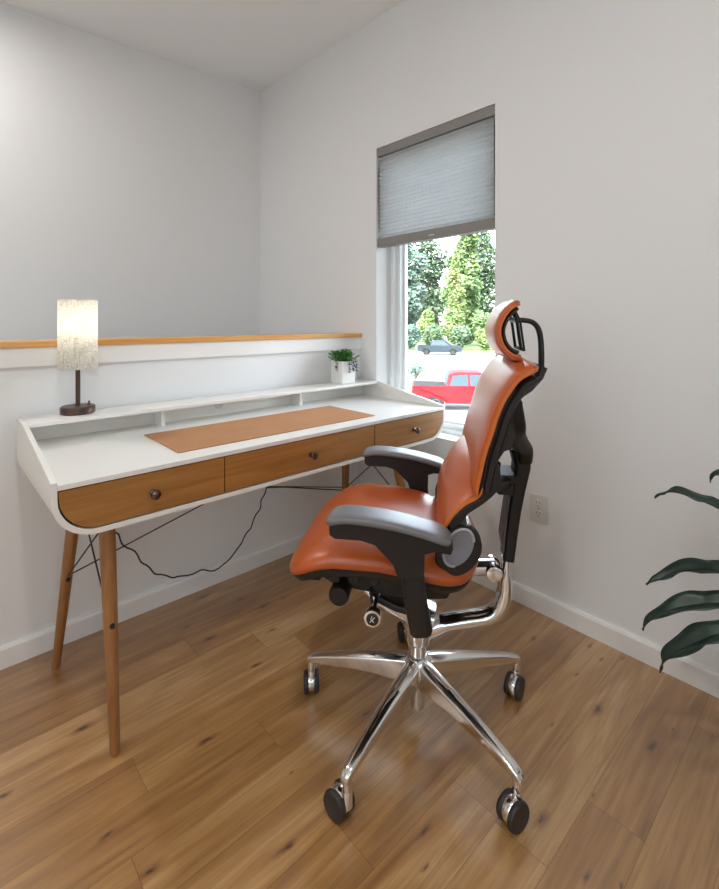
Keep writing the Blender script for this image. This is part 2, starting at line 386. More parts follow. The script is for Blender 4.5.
# window: outer frame, inner sash, glass
def rect_frame(bm, x0, x1, y0, y1, z0, z1, t):
    box(bm, (x0, y0, z0), (x1, y0+t, z1)); box(bm, (x0, y1-t, z0), (x1, y1, z1))
    box(bm, (x0, y0+t, z0), (x1, y1-t, z0+t)); box(bm, (x0, y0+t, z1-t), (x1, y1-t, z1))
wr = bpy.data.objects.new('window_1', None); C.objects.link(wr); wr.location = (XR+.1, (WY0+WY1)/2, WZ0); wr['kind'] = 'structure'
def wloc(o): o.location = (-wr.location.x, -wr.location.y, -wr.location.z); return o
bm = bmesh.new(); rect_frame(bm, 1.866, 1.958, WY0, WY1, WZ0, WZ1, .022); wloc(obj('window_frame', bm, M['frame'], wr, bevel=.003))
bm = bmesh.new(); rect_frame(bm, 1.895, 1.954, WY0+.022, WY1-.022, WZ0+.022, WZ1-.022, .018); wloc(obj('window_sash', bm, M['frame'], wr, bevel=.004))
bm = bmesh.new(); rect_frame(bm, 1.925, 1.950, WY0+.040, WY1-.040, WZ0+.040, WZ1-.040, .008); wloc(obj('glazing_bead', bm, M['frame'], wr, bevel=.003))
bm = bmesh.new(); v = [bm.verts.new(p) for p in ((1.94, WY0+.044, WZ0+.044), (1.94, WY1-.044, WZ0+.044), (1.94, WY1-.044, WZ1-.044), (1.94, WY0+.044, WZ1-.044))]; bm.faces.new(v)
wloc(obj('glass_pane', bm, M['glass'], wr))
bm = B(((XR-.002, WY0+.001, WZ0), (1.866, WY1-.001, WZ0+.006))); wloc(obj('window_sill', bm, M['trim'], wr, bevel=.002))

for nm, (x0, x1, y0, y1) in (('fill_lamp_frame_left', (XL, XL+.05, -1.56, .96)), ('fill_lamp_frame_rear', (-1.76, .56, YB, YB+.05))):  # frames added around the area lamps; the wall behind has no opening
    bm = bmesh.new(); z0, z1, t = .74, 2.36, .06
    if nm == 'fill_lamp_frame_left':
        rect_frame(bm, x0, x1, y0, y1, z0, z1, t)
        box(bm, (x0+.022, -.32, z0+t), (x1, -.28, z1-t))
    else:
        box(bm, (x0, y0, z0), (x0+t, y1, z1)); box(bm, (x1-t, y0, z0), (x1, y1, z1)); box(bm, (x0+t, y0, z0), (x1-t, y1, z0+t)); box(bm, (x0+t, y0, z1-t), (x1-t, y1, z1)); box(bm, (-.62, y0+.022, z0+t), (-.58, y1, z1-t))
    struct(nm, bm, M['frame'])
# ------------------------------------------------------------------ blind
bl = thing('cellular_blind', 'grey pleated cellular blind with taupe rails, drawn halfway down the window', 'blind', (XR+.03, (WY0+WY1)/2, 1.522))
def L0(root, *pts): pass
def rel(root, o): o.location = (-root.location.x, -root.location.y, -root.location.z); return o
bm = B(((XR+.002, WY0+.002, WZ1-.046), (XR+.056, WY1-.002, WZ1-.001))); rel(bl, obj('headrail', bm, M['rail'], bl, bevel=.003))
bm = B(((XR+.002, WY0+.003, 1.522), (XR+.050, WY1-.003, 1.568))); rel(bl, obj('bottom_rail', bm, M['rail'], bl, bevel=.004))
bm = bmesh.new(); z0, z1 = 1.568, WZ1-.046; n = 22; ring = []
for i in range(n*2+1):
    z = z0 + (z1-z0)*i/(n*2); x = XR+.006 if i % 2 else XR+.020
    ring.append((x, z))
poly = ring + [(XR+.046-(x-XR-.006), z) for x, z in reversed(ring)]
prism(bm, [(x, z) for x, z in poly], WY0+.008, WY1-.010, 'Y'); rel(bl, obj('pleated_fabric', bm, M['blind'], bl))
bm = B(((XR, 1.40, 1.536), (XR+.004, 1.432, 1.541))); rel(bl, obj('rail_handle', bm, M['plate'], bl))

# ------------------------------------------------------------------ desk
DX, DY, DYAW = .212, 1.318, .0075
W, D = 1.538, .56
desk = thing('writing_desk', 'white desk with three walnut drawers and raised back shelf on tapered wooden legs', 'desk', (DX, DY, 0), DYAW)
ZF, ZB, ZW = .742, .815, .7355
def side_top(y):
    return lerp_list([(0, ZF), (.43, ZB-.001), (.6, ZB)], y)
def U(y, inset, r, ztop):
    z0 = .595 + inset; x0 = inset; x1 = W - inset; pts = [(x0, ztop)]
    for k in range(9):
        a = PI + (PI/2)*k/8; pts.append((x0+r+r*math.cos(a), z0+r+r*math.sin(a)))
    for k in range(9):
        a = 1.5*PI + (PI/2)*k/8; pts.append((x1-r+r*math.cos(a), z0+r+r*math.sin(a)))
    pts.append((x1, ztop)); return [(x, y, z) for x, z in pts]
bm = bmesh.new(); rings = []
for y in (0, .43, D):
    zt = side_top(y); rings.append(U(y, 0, .105, zt) + U(y, .013, .094, zt)[::-1])
loft(bm, rings, True); fs = [f for f in bm.faces if len(f.verts) > 4]; bmesh.ops.triangulate(bm, faces=fs)
obj('desk_body', bm, M['desk_white'], desk, smooth=True)
obj('worktop', B(((.013, .0, ZW-.014), (W-.013, D-.012, ZW))), M['desk_white'], desk, bevel=.0015)
obj('back_panel', B(((.013, D-.012, .62), (W-.013, D, ZB-.012))), M['desk_white'], desk)
obj('back_shelf', B(((.013, .425, ZB-.013), (W-.013, D, ZB))), M['desk_white'], desk, bevel=.0015)
for x in (.430, 1.063):
    obj('shelf_divider', B(((x, .475, ZW), (x+.015, D-.012, ZB-.013))), M['desk_white'], desk, bevel=.001)
obj('gap_shade_backing', B(((.05, .022, .64), (W-.05, .45, ZW-.014)), ((.10, .022, .609), (W-.10, .45, .64))), M['gap'], desk)  # near-black block; its colour supplies the shade in the drawer gaps
bm = bmesh.new(); lathe(bm, [(.019, 0), (.019, -.004), (.012, -.005), (.012, -.002)], (.695, D-.012, .778), 'Y', 20); obj('cable_grommet', bm, M['plate'], desk, smooth=True)
# drawer fronts
zd0, zd1 = .612, .719
def drawer(x0, x1, rl, rr, kx):
    poly = [(x0, zd1)]
    if rl:
        for k in range(9):
            a = PI + (PI/2)*k/8; poly.append((x0+rl+rl*math.cos(a), zd0+rl+rl*math.sin(a)))
    else: poly.append((x0, zd0))
    if rr:
        for k in range(9):
            a = 1.5*PI + (PI/2)*k/8; poly.append((x1-rr+rr*math.cos(a), zd0+rr+rr*math.sin(a)))
    else: poly.append((x1, zd0))
    poly.append((x1, zd1))
    bm = bmesh.new(); prism(bm, poly, .001, .020, 'Y'); d = obj('drawer', bm, M['desk_wood'], desk)
    bm = bmesh.new(); lathe(bm, [(.009, .001), (.009, -.003), (.005, -.005), (.005, -.014), (.011, -.017), (.0135, -.022), (.012, -.026), (.005, -.029), (.0005, -.0295)], (kx, 0, .664), 'Y', 20)
    obj('knob', bm, M['knob'], d, smooth=True)
drawer(.0165, .4435, .092, 0, .236); drawer(.4475, 1.0815, 0, 0, .770); drawer(1.0855, W-.0165, 0, .092, 1.318)
def taper_leg(top, foot):
    bm = bmesh.new(); a, b = Vector(foot), Vector(top); P = [a + (b-a)*t for t in (0, .005, .3, .6, .85, 1)]
    rings = []
    for p, r in zip(P, (.0110, .0125, .0155, .0185, .0205, .0205)):
        rings.append([(p.x+r*math.cos(2*PI*k/20), p.y+r*math.sin(2*PI*k/20), p.z) for k in range(20)])
    loft(bm, rings); return obj('leg', bm, M['leg_wood'], desk, smooth=True)
legs = {'fl': ((.148, .105, .600), (.146, .018, 0)), 'bl': ((.154, .455, .600), (.095, .48, 0)),
        'fr': ((1.292, .105, .600), (1.385, .018, 0)), 'br': ((1.330, .455, .600), (1.345, .48, 0))}
for k in legs: taper_leg(*legs[k])
def on(k, z):
    a, b = Vector(legs[k][0]), Vector(legs[k][1]); t = (a.z-z)/(a.z-b.z); return a + (b-a)*t
braces = [(on('bl', .288), on('fl', .58)), (on('fl', .318), on('bl', .58)), (on('br', .288), on('fr', .58)), (on('fr', .318), on('br', .58)),
          (on('bl', .292), on('br', .59)), (on('br', .292), on('bl', .59))]
for a, b in braces:
    bm = bmesh.new(); tube(bm, [a, b], .0024, 8); obj('brace_wire', bm, M['wire'], desk, smooth=True)
for k, z, dy in (('bl', .288, -.02), ('fl', .318, -.018), ('br', .288, -.02), ('fr', .318, -.018)):
    p = on(k, z); bm = bmesh.new(); lathe(bm, [(.0065, dy+.008), (.0075, dy+.001), (.005, dy-.004), (.0005, dy-.005)], (p.x, p.y, p.z), 'Y', 14); obj('brace_bolt', bm, M['wire'], desk, smooth=True)

# desk mat
bm = B(((.546, 1.398, 0), (1.366, 1.698, .003)))
mt = obj('desk_mat', bm, M['mat'], None, bevel=.001); mt.location = (0, 0, ZW+.0002)
tag(mt, 'tan leather desk mat lying on the white worktop', 'desk mat')

# table lamp
lamp = thing('table_lamp', 'small lit lamp with linen cylinder shade on dark round base', 'lamp', (.375, 1.840, ZB))
bm = bmesh.new(); lathe(bm, [(.050, 0), (.053, .003), (.053, .022), (.050, .025), (.02, .026)], n=40); obj('lamp_base', bm, M['bronze'], lamp, smooth=True)
bm = bmesh.new(); lathe(bm, [(.0075, .025), (.0075, .20), (.012, .205), (.012, .235), (.004, .24)], n=20); obj('lamp_pole', bm, M['bronze'], lamp, smooth=True)
bm = bmesh.new(); lathe(bm, [(.005, .025), (.005, .031), (.0035, .033), (.0035, .040), (.0005, .042)], (.030, -.018, 0), n=12); obj('switch_knob', bm, M['bronze'], lamp, smooth=True)
bm = bmesh.new()
lathe(bm, [(.0595, .152), (.0595, .386)], n=48, cap=False); lathe(bm, [(.058, .386), (.058, .152)], n=48, cap=False)
R = []
obj('lamp_shade', bm, M['shade'], lamp, smooth=True)
bm = bmesh.new(); bmesh.ops.create_icosphere(bm, subdivisions=3, radius=.026, matrix=Matrix.Translation((0, 0, .272))); obj('light_bulb', bm, M['bulb'], lamp, smooth=True)
bd = bpy.data.lights.new('bulb_light', 'POINT'); bd.energy = .8; bd.color = (1, .94, .84); bd.shadow_soft_size = .028
bo = bpy.data.objects.new('bulb_light', bd); C.objects.link(bo); bo.location = (.375, 1.840, ZB+.31)

# potted herb
pp = thing('potted_plant', 'tiny leafy plant in a square white pot on the desk shelf', 'plant', (1.563, 1.832, ZB), .0)
bm = bmesh.new(); h = .0435
rings = [[(sx*a, sy*a, z) for sx, sy in ((-1,-1),(1,-1),(1,1),(-1,1))] for a, z in ((h-.001, 0), (h, .003), (h, .112), (h-.006, .112), (h-.006, .100))]
loft(bm, rings); obj('pot', bm, M['pot'], pp, bevel=.0015)
obj('soil', B(((-h+.006, -h+.006, .099), (h-.006, h-.006, .1035))), M['soil'], pp)
rnd = random.Random(7)
def leaf_quad(bm, p, d, L, wd, fold=.2, mi=0):
    d = Vector(d).normalized(); side = d.cross(Vector((0,0,1)))
    if side.length < .05: side = Vector((1,0,0))
    side.normalize(); up = side.cross(d).normalized(); p = Vector(p)
    a = bm.verts.new(p); t = bm.verts.new(p + d*L - up*L*.15)
    m1 = bm.verts.new(p + d*L*.45 + side*wd/2 + up*wd*fold); m2 = bm.verts.new(p + d*L*.45 - side*wd/2 + up*wd*fold); mm = bm.verts.new(p + d*L*.5)
    for f in ((a, m1, mm), (m1, t, mm), (a, mm, m2), (mm, t, m2)): bm.faces.new(f).material_index = mi
lb = bmesh.new(); sb = bmesh.new(); pb = bmesh.new()
for i in range(46):
    a = rnd.uniform(0, 2*PI); el = rnd.uniform(.15, 1.4); Ls = rnd.uniform(.036, .060)
    b0 = Vector((rnd.uniform(-.028, .028), rnd.uniform(-.028, .028), .103)); d = Vector((math.cos(a)*math.cos(el), math.sin(a)*math.cos(el), math.sin(el)))
    e = b0 + Vector((d.x*1.15, d.y*1.0, d.z*1.05))*Ls; tube(sb, [b0, (b0+e)/2 + Vector((0,0,.006)), e], .0009, 5)
    for k in range(6):
        q = b0.lerp(e, .35+.13*k); dd = d + Vector((rnd.uniform(-1, 1), rnd.uniform(-1, 1), rnd.uniform(-.3, .8)))
        leaf_quad(lb, q, dd, rnd.uniform(.020, .028), rnd.uniform(.018, .025))
for sx, sy in ((-.048, -.005), (.012, -.050), (.022, -.050), (-.006, -.049), (.04, -.049)):
    pts = spline([(sx*.4, sy*.5, .103), (sx*.95, sy*.98, .116), (sx*1.08, sy*1.08, .092), (sx*1.1, sy*1.09, rnd.uniform(.055, .075))], 4); tube(sb, pts, .0008, 5)
    for q in pts[5:]:
        for k in range(2): leaf_quad(pb, q, (rnd.uniform(-1, 1), rnd.uniform(-.9, .1), rnd.uniform(-.8, .4)), .013, .010)
obj('stems', sb, M['stem'], pp); obj('foliage', lb, M['leaf_pot'], pp); obj('trailing_leaves', pb, M['leaf_purple'], pp)

# power cable
pts = [(.30, 1.90, .66), (.40, 1.895, .52), (.461, 1.86, .417), (.497, 1.86, .363), (.531, 1.86, .305), (.583, 1.86, .239), (.62, 1.86, .181), (.676, 1.86, .138), (.734, 1.86, .113), (.817, 1.86, .107), (.895, 1.86, .089), (.959, 1.86, .12), (1.011, 1.86, .173), (1.045, 1.86, .215), (1.085, 1.86, .275), (1.106, 1.86, .323), (1.126, 1.86, .372)]
rnd = random.Random(3)
pp2 = spline(pts, 5); pp2 = [Vector((p.x+.004*math.sin(i*.9), p.y, p.z+.004*math.cos(i*1.1))) for i, p in enumerate(pp2)]
bm = bmesh.new(); tube(bm, pp2 + [Vector(p) for p in spline([(1.129, 1.86, .373), (1.20, 1.86, .358), (1.256, 1.86, .344), (1.435, 1.86, .293), (1.60, 1.86, .246), (1.69, 1.88, .21), (1.735, 1.85, .20)], 5)], .0028, 8)
cb = obj('power_cable', bm, M['cable'], None, smooth=True)
tag(cb, 'thin black power cable looping down under the desk along the wall', 'cable')

# ------------------------------------------------------------------ wall outlet
ou = thing('wall_outlet', 'white double power outlet on the wall behind the chair', 'outlet', (XR, .880, .3985))
obj('cover_plate', B(((-.006, -.035, -.054), (0, .035, .054))), M['plate'], ou, bevel=.002)
for z in (-.020, .020):
    bm = bmesh.new(); lathe(bm, [(.0155, -.009), (.0165, -.006)], (0, 0, z), 'X', 24); rc = obj('socket', bm, M['plate'], ou, smooth=True)
    obj('slots', B(((-.0095, -.0075, z+.001), (-.0088, -.0055, z+.009)), ((-.0095, .0055, z+.001), (-.0088, .0075, z+.009)), ((-.0095, -.002, z-.010), (-.0088, .002, z-.006))), M['slot'], rc)
bm = bmesh.new(); lathe(bm, [(.003, -.0068), (.003, -.006)], (0, 0, 0), 'X', 12); obj('screw', bm, M['knob'], ou)

# ------------------------------------------------------------------ office chair (local x forward, y to the chair's left, z up)
ch = thing('office_chair', 'orange leather ergonomic office chair with headrest, black arms and polished five-star base', 'chair', (1.0154, .867, 0), math.radians(128.4))
# seat
seam = [(-.150, .520), (-.138, .512), (-.112, .509), (-.077, .515), (-.021, .531), (.043, .544), (.078, .548), (.125, .552), (.176, .551), (.229, .540), (.257, .528), (.285, .514), (.31, .503)]
def seat_loops(levels, cx=.080, ha=.242, hw=.253, n=64):
    rings = []
    for sc, dz, drop in levels:
        r = []
        for k in range(n):
            an = 2*PI*k/n; c, s = math.cos(an), math.sin(an); e = 6.5 if c > 0 else 3.8
            ux = math.copysign(abs(c)**(2/e), c); uy = math.copysign(abs(s)**(2/e), s)
            a = cx + ha*sc*ux*(1 - .012*uy*uy*(ux > 0)); y = hw*sc*uy*(1 - .10*max(0, -ux)**2)
            r.append((a, y, lerp_list(seam, a) + dz))
        rings.append(r)
    return rings
bm = bmesh.new()
rr = seat_loops([(.96, -.006, 0), (.985, -.002, 0), (.998, .004, 0), (1.0, .012, 0), (.985, .021, 0), (.945, .030, 0), (.87, .038, 0), (.74, .043, 0), (.5, .041, 0), (.25, .038, 0), (.06, .037, 0)])
loft(bm, rr); obj('seat_cushion', bm, M['leather'], ch, smooth=True)
bm = bmesh.new(); loft(bm, seat_loops([(.5, -.045, 0), (.84, -.040, 0), (.93, -.028, 0), (.965, -.012, 0), (.965, -.001, 0), (.9, .0, 0)])); obj('seat_pan', bm, M['black'], ch, smooth=True)

# upper backrest pad
rim = [(-.287, 1.022), (-.272, 1.027), (-.254, 1.019), (-.230, 1.003), (-.212, .979), (-.195, .951), (-.180, .915), (-.166, .868), (-.153, .828), (-.144, .789), (-.136, .750), (-.135, .729)]
def strip(path, off):
    """offset a profile (a, z) backwards along its normal"""
    out = []
    for i, (a, z) in enumerate(path):
        p0 = Vector(path[max(i-1, 0)]); p1 = Vector(path[min(i+1, len(path)-1)]); t = (p1-p0).normalized()
        n = Vector((t.y, -t.x))            # path runs downwards: this points backwards for off > 0
        out.append((a + n.x*off, z + n.y*off))
    return out
def prof(path, n):
    P = [p for p in spline([(a, 0, z) for a, z in path], 3)]
    return [(p.x, p.z) for p in P]
RP = prof(rim, 0)
def pad(name, path, width, th, off, m, exp=3.5, bulge=0, smooth=True, parent=None, n=28):
    c = strip(path, off); bm = bmesh.new(); L = len(c)
    rings = []
    P = [Vector((a, 0, z)) for a, z in c]
    for i, p in enumerate(P):
        t = (P[min(i+1, L-1)] - P[max(i-1, 0)]).normalized(); u = Vector((0, 1, 0)); nn = t.cross(u)
        f = i/(L-1); hw = width(f) if callable(width) else width
        e = min(1, .35 + 3.2*min(f, 1-f)*2) ; tt = th*(e if exp else 1)
        r = []
        for k in range(n):
            an = 2*PI*(k+.5)/n; cc, s = math.cos(an), math.sin(an)
            uy = math.copysign(abs(cc)**(2/exp), cc); un = math.copysign(abs(s)**(2/exp), s)
            q = p + u*hw*uy + nn*tt*un
            if bulge: q.x += lerp_list(bulge, p.z)*(1-abs(uy)**2.4)*(1 if un > 0 else .3)
            r.append(q)
        rings.append(r)
    loft(bm, rings); return obj(name, bm, m, parent or ch, smooth=smooth)
def wtop(f): return .222 - .03*max(0, 1-f/.12)**2
pad('backrest_pad', RP, wtop, .013, .004, M['leather'], 4.0)
pad('rim_piping', RP, lambda f: wtop(f)+.004, .0085, .009, M['piping'], 5)
pad('backrest_shell', RP[3:], lambda f: (.222 if f < .6 else .222), .016, .032, M['black'], 4)
# lumbar pad with its rolled lower edge
lum = [(-.160, .797), (-.150, .778), (-.143, .752), (-.134, .728), (-.112, .708), (-.088, .683), (-.070, .658), (-.060, .630), (-.056, .602), (-.064, .574), (-.084, .557)]
pad('lumbar_pad', prof(lum, 0), lambda f: .207 - .05*max(0, 1-f/.14)**1.6, .012, .008, M['leather'], 3.2, bulge=[(.55, 0), (.62, .0), (.65, .008), (.68, .028), (.705, .046), (.725, .056), (.745, .053), (.765, .042), (.785, .020), (.80, .004)])
low = [(-.150, .745), (-.142, .726), (-.112, .707), (-.087, .682), (-.070, .657), (-.058, .628), (-.055, .596), (-.066, .566), (-.088, .551), (-.112, .547), (-.136, .562), (-.146, .590), (-.140, .615), (-.128, .636)]
LP = prof(low, 0)
pad('lower_rim_piping', LP[:22], .2165, .0055, .007, M['piping'], 5)
pad('lumbar_shell', LP, .213, .008, .022, M['black'], 5)
# solid dark web joining lower shell and back shell on each side, with pale inner bowl
for sgn in (1, -1):
    bm = bmesh.new(); y0 = .190*sgn; y1 = .214*sgn
    prism(bm, [(-.150, .745), (-.150, .716), (-.118, .697), (-.093, .674), (-.076, .652), (-.088, .640), (-.108, .656), (-.126, .681), (-.160, .706), (-.178, .722), (-.200, .748), (-.196, .80), (-.165, .80)], min(y0, y1), max(y0, y1), 'Y')
    obj('side_web', bm, M['black'], ch, bevel=.003)
    n = 32
    def ell(ra, rz, y): return [(-.102 + ra*math.cos(2*PI*k/n) - .014*math.sin(2*PI*k/n), y*sgn, .598 + rz*math.sin(2*PI*k/n)) for k in range(n)]
    bm = bmesh.new(); loft(bm, [[(x, y, z-.008) for x, y, z in ell(r1, r2, y_)] for r1, r2, y_ in ((.050, .056, .186), (.052, .058, .190), (.052, .058, .212), (.048, .054, .216))]); obj('roll_end_cap', bm, M['black'], ch, smooth=True)
    bm = bmesh.new(); R_ = loft(bm, [[(x, y, z+.004) for x, y, z in ell(*q)] for q in ((.033, .045, .214), (.033, .045, .2175), (.028, .040, .2180), (.020, .030, .2168), (.008, .014, .2162))], False); bm.faces.new(R_[-1]); bm.faces.new(R_[0][::-1])
    obj('bowl_lining', bm, M['inner'], ch, smooth=True)
    bm = bmesh.new(); e = [Vector((x, y, z+.004)) for x, y, z in ell(.032, .044, .218)]; tube(bm, e[-9:] + e[:15], .0032, 8); obj('bowl_rim', bm, M['greyrim'], ch, smooth=True)

# back frame: upper arms, knee, spine, lower arms
for sgn in (1, -1):
    bm = bmesh.new()
    sweep(bm, spline([(-.216, .185*sgn, .935), (-.230, .170*sgn, .885), (-.240, .135*sgn, .853), (-.258, .095*sgn, .825), (-.278, .055*sgn, .795), (-.282, .03*sgn, .765)], 4), .020, [.034, .033, .032, .031, .030, .029, .028, .027, .026, .025, .024, .023, .022, .022, .021, .021, .020, .020, .020, .020, .020], up=(0, 1, 0), n=16, exp=4)
    obj('back_frame_arm', bm, M['black'], ch, smooth=True)
    bm = bmesh.new()
    sweep(bm, spline([(-.185, .192*sgn, .80), (-.176, .190*sgn, .745), (-.182, .150*sgn, .728), (-.205, .09*sgn, .712), (-.238, .03*sgn, .700)], 4), .016, .016, n=14, exp=4)
    obj('back_frame_brace', bm, M['black'], ch, smooth=True)
    bm = bmesh.new(); prism(bm, [(-.205, .945), (-.190, .90), (-.182, .868), (-.170, .828), (-.162, .79), (-.156, .755), (-.183, .748), (-.191, .805), (-.206, .829), (-.221, .835), (-.232, .866), (-.221, .896), (-.232, .935), (-.246, .967), (-.225, .975)], .196*sgn if sgn > 0 else -.212, .212*sgn if sgn > 0 else -.196, 'Y')
    obj('back_side_plate', bm, M['black'], ch, bevel=.003)
bm = bmesh.new()
sp = [(-.262, .800, .022), (-.275, .785, .026), (-.279, .740, .020), (-.268, .68, .018), (-.258, .62, .017), (-.250, .55, .016), (-.243, .487, .015)]
sweep(bm, [(a, 0, z) for a, z, t in sp], [.046, .048, .044, .040, .038, .036, .035], [t for a, z, t in sp], n=16, exp=6)
obj('back_spine', bm, M['black'], ch, smooth=True)
bm = bmesh.new(); prism(bm, [(-.250, .70), (-.244, .665), (-.226, .535), (-.233, .487), (-.25, .487), (-.26, .60)], -.052, .028, 'Y'); obj('spine_insert', bm, M['greyplastic'], ch, bevel=.003)
bm = bmesh.new(); box(bm, (-.262, -.05, .70), (-.205, .05, .722)); box(bm, (-.255, -.045, .668), (-.212, .045, .697)); obj('height_bracket', bm, M['black'], ch, bevel=.004)
bm = bmesh.new(); tube(bm, [(-.205, -.06, .735), (-.205, .06, .735)], .007, 10); obj('cross_rod', bm, M['chrome'], ch, smooth=True)

# headrest
hr = [(-.262, 1.183), (-.246, 1.182), (-.223, 1.166), (-.205, 1.140), (-.196, 1.112), (-.198, 1.083), (-.210, 1.056), (-.233, 1.035), (-.256, 1.029), (-.268, 1.034)]
HP = prof(hr, 0)
def wh(f): return .128 - .03*max(0, 1-f/.2)**2 - .03*max(0, (f-.8)/.2)**2
pad('headrest_pad', HP, wh, .009, .006, M['leather'], 3.5)
pad('headrest_rim', HP, lambda f: wh(f)+.003, .005, .012, M['piping'], 5)
pad('headrest_shell', HP[1:-1], lambda f: wh(f)-.003, .006, .022, M['black'], 4)
bm = bmesh.new()
for y in (-.045, .045): sweep(bm, [(-.252, y, 1.165), (-.262, y, 1.13), (-.272, y, 1.055)], .006, .004, n=10)
for y in (-.03, .03): sweep(bm, [(-.258, y, 1.160), (-.272, y, 1.13), (-.283, y, 1.050)], .005, .003, n=10)
tube(bm, [(-.262, -.05, 1.133), (-.262, .05, 1.133)], .007, 10); tube(bm, [(-.275, -.05, 1.056), (-.275, .05, 1.056)], .005, 10)
obj('headrest_bracket', bm, M['black'], ch, smooth=True)
bm = bmesh.new(); sweep(bm, spline([(-.262, 0, 1.133), (-.286, 0, 1.132), (-.308, 0, 1.127), (-.322, 0, 1.113), (-.329, 0, 1.090), (-.332, 0, 1.05), (-.332, 0, 1.000)], 4), .013, .007, n=12, exp=3)
obj('headrest_post', bm, M['black'], ch, smooth=True)
bm = bmesh.new(); sweep(bm, [(-.330, 0, 1.01), (-.318, 0, .985), (-.29, 0, .955), (-.255, 0, .93)], [.05, .06, .07, .07], .012, n=14, exp=4); obj('headrest_mount', bm, M['black'], ch, smooth=True)

# armrests
for sgn in (1, -1):
    ar = bpy.data.objects.new('armrest', None); C.objects.link(ar); ar.parent = ch
    top = [(.192, .668), (.186, .677), (.170, .682), (.150, .685), (.107, .684), (.038, .677), (-.030, .663), (-.066, .652), (-.082, .642)]
    bm = bmesh.new(); P = spline([(a, .27*sgn, z+.000) for a, z in top], 3); nP = len(P)
    wd = [.020 + .022*min(1, math.sqrt(min(i, nP-1-i)/4.0)) for i in range(nP)]
    hgt = [.004 + .006*min(1, math.sqrt(min(i, nP-1-i)/3.0)) for i in range(nP)]
    sweep(bm, P, wd, hgt, n=24, exp=3.6); obj('arm_pad', bm, M['softblack'], ar, smooth=True)
    und = [(.189, .668), (.188, .646), (.176, .638), (.150, .638), (.115, .638), (.085, .630), (.060, .612), (.042, .588), (.033, .56), (-.024, .56), (-.026, .618), (-.045, .624), (-.082, .622), (-.088, .634), (-.080, .640), (-.030, .660), (.038, .674), (.107, .681), (.176, .678)]
    bm = bmesh.new(); prism(bm, und, .243 if sgn > 0 else -.297, .297 if sgn > 0 else -.243, 'Y'); obj('arm_bracket', bm, M['black'], ar, bevel=.006, seg=3)
    bm = bmesh.new(); sweep(bm, [(.010, .272*sgn, .63), (.003, .274*sgn, .57), (-.006, .276*sgn, .50), (-.018, .278*sgn, .440), (-.019, .278*sgn, .434)], .017, [.027, .026, .026, .0255, .022], n=20, exp=3.2); obj('arm_post', bm, M['black'], ar, smooth=True)
    bm = bmesh.new(); sweep(bm, [(-.014, .275*sgn, .47), (-.010, .23*sgn, .445), (-.005, .15*sgn, .440), (0, .08*sgn, .440)], .016, .022, up=(0, 0, 1), n=12, exp=3.5); obj('arm_mount', bm, M['black'], ar, smooth=True)

# mechanism below the seat
bm = bmesh.new(); prism(bm, [(.262, .500), (.262, .452), (.225, .430), (.16, .418), (.09, .412), (.0, .405), (-.08, .415), (-.105, .47), (-.06, .505), (.1, .515)], -.11, .11, 'Y'); obj('tilt_housing', bm, M['black'], ch, bevel=.008, seg=3)
bm = bmesh.new()
for x in (.24, .19, .14, .09): box(bm, (x, -.17, .468), (x+.028, .17, .505))
obj('slide_rails', bm, M['black'], ch, bevel=.004)
bm = bmesh.new(); lathe(bm, [(.018, .06), (.026, .065), (.027, .15), (.023, .156), (.001, .157)], (.196, 0, .424), 'Y', 24); obj('tension_drum', bm, M['black'], ch, smooth=True)
bm = bmesh.new(); sweep(bm, [(.165, 0, .405), (.12, 0, .365), (.06, 0, .335), (.0, 0, .315), (-.04, 0, .30)], [.045, .055, .055, .05, .045], [.008, .012, .018, .025, .03], n=18, exp=4); obj('lower_casting', bm, M['chrome'], ch, smooth=True)
bm = bmesh.new(); lathe(bm, [(.008, .04), (.008, .12), (.014, .125), (.0215, .130), (.0225, .145), (.0215, .150), (.016, .151), (.0155, .148)], (.109, 0, .372), 'Y', 28); kn = obj('tilt_knob', bm, M['chrome'], ch, smooth=True)
bm = bmesh.new(); lathe(bm, [(.0165, .140), (.0165, .1505), (.015, .1515), (.0005, .1518)], (.109, 0, .372), 'Y', 24); kc = obj('knob_cap', bm, M['rubber'], kn, smooth=True)
bm = bmesh.new()
for a, b in (((-.006, -.007), (.006, .006)), ((-.005, .003), (.004, -.007)), ((-.002, .004), (-.001, .009))):
    tube(bm, [(.109-a[0], .1522, .372+a[1]), (.109-b[0], .1522, .372+b[1])], .0011, 6)
obj('knob_emblem', bm, M['emblem'], kn)
bm = bmesh.new(); sweep(bm, [(.10, .10, .395), (.05, .115, .385), (0, .12, .38), (-.03, .12, .378)], .006, .009, up=(0,1,0), n=10, exp=3); tube(bm, [(.118, .10, .43), (.118, .12, .425), (.112, .13, .40)], .004, 8); obj('height_lever', bm, M['black'], ch, smooth=True)
bm = bmesh.new(); sweep(bm, spline([(-.0, 0, .268), (-.04, 0, .272), (-.08, 0, .289), (-.138, 0, .304), (-.190, 0, .318), (-.219, 0, .342), (-.234, 0, .380), (-.238, 0, .43), (-.239, 0, .50)], 4), .030, [.026]*8 + [.0215]*17 + [.019]*4 + [.011]*4, n=24, exp=2.2)
obj('back_bar', bm, M['chrome'], ch, smooth=True)
bm = bmesh.new(); lathe(bm, [(.014, -.040), (.020, -.038), (.022, -.034), (.022, -.016), (.019, -.014), (.019, .014), (.022, .016), (.022, .034), (.020, .038), (.014, .040)], (-.205, 0, .452), 'Y', 24); sweep(bm, [(-.09, 0, .452), (-.16, 0, .45), (-.21, 0, .455)], .028, .020, n=16); obj('tilt_knuckle', bm, M['chrome'], ch, smooth=True)
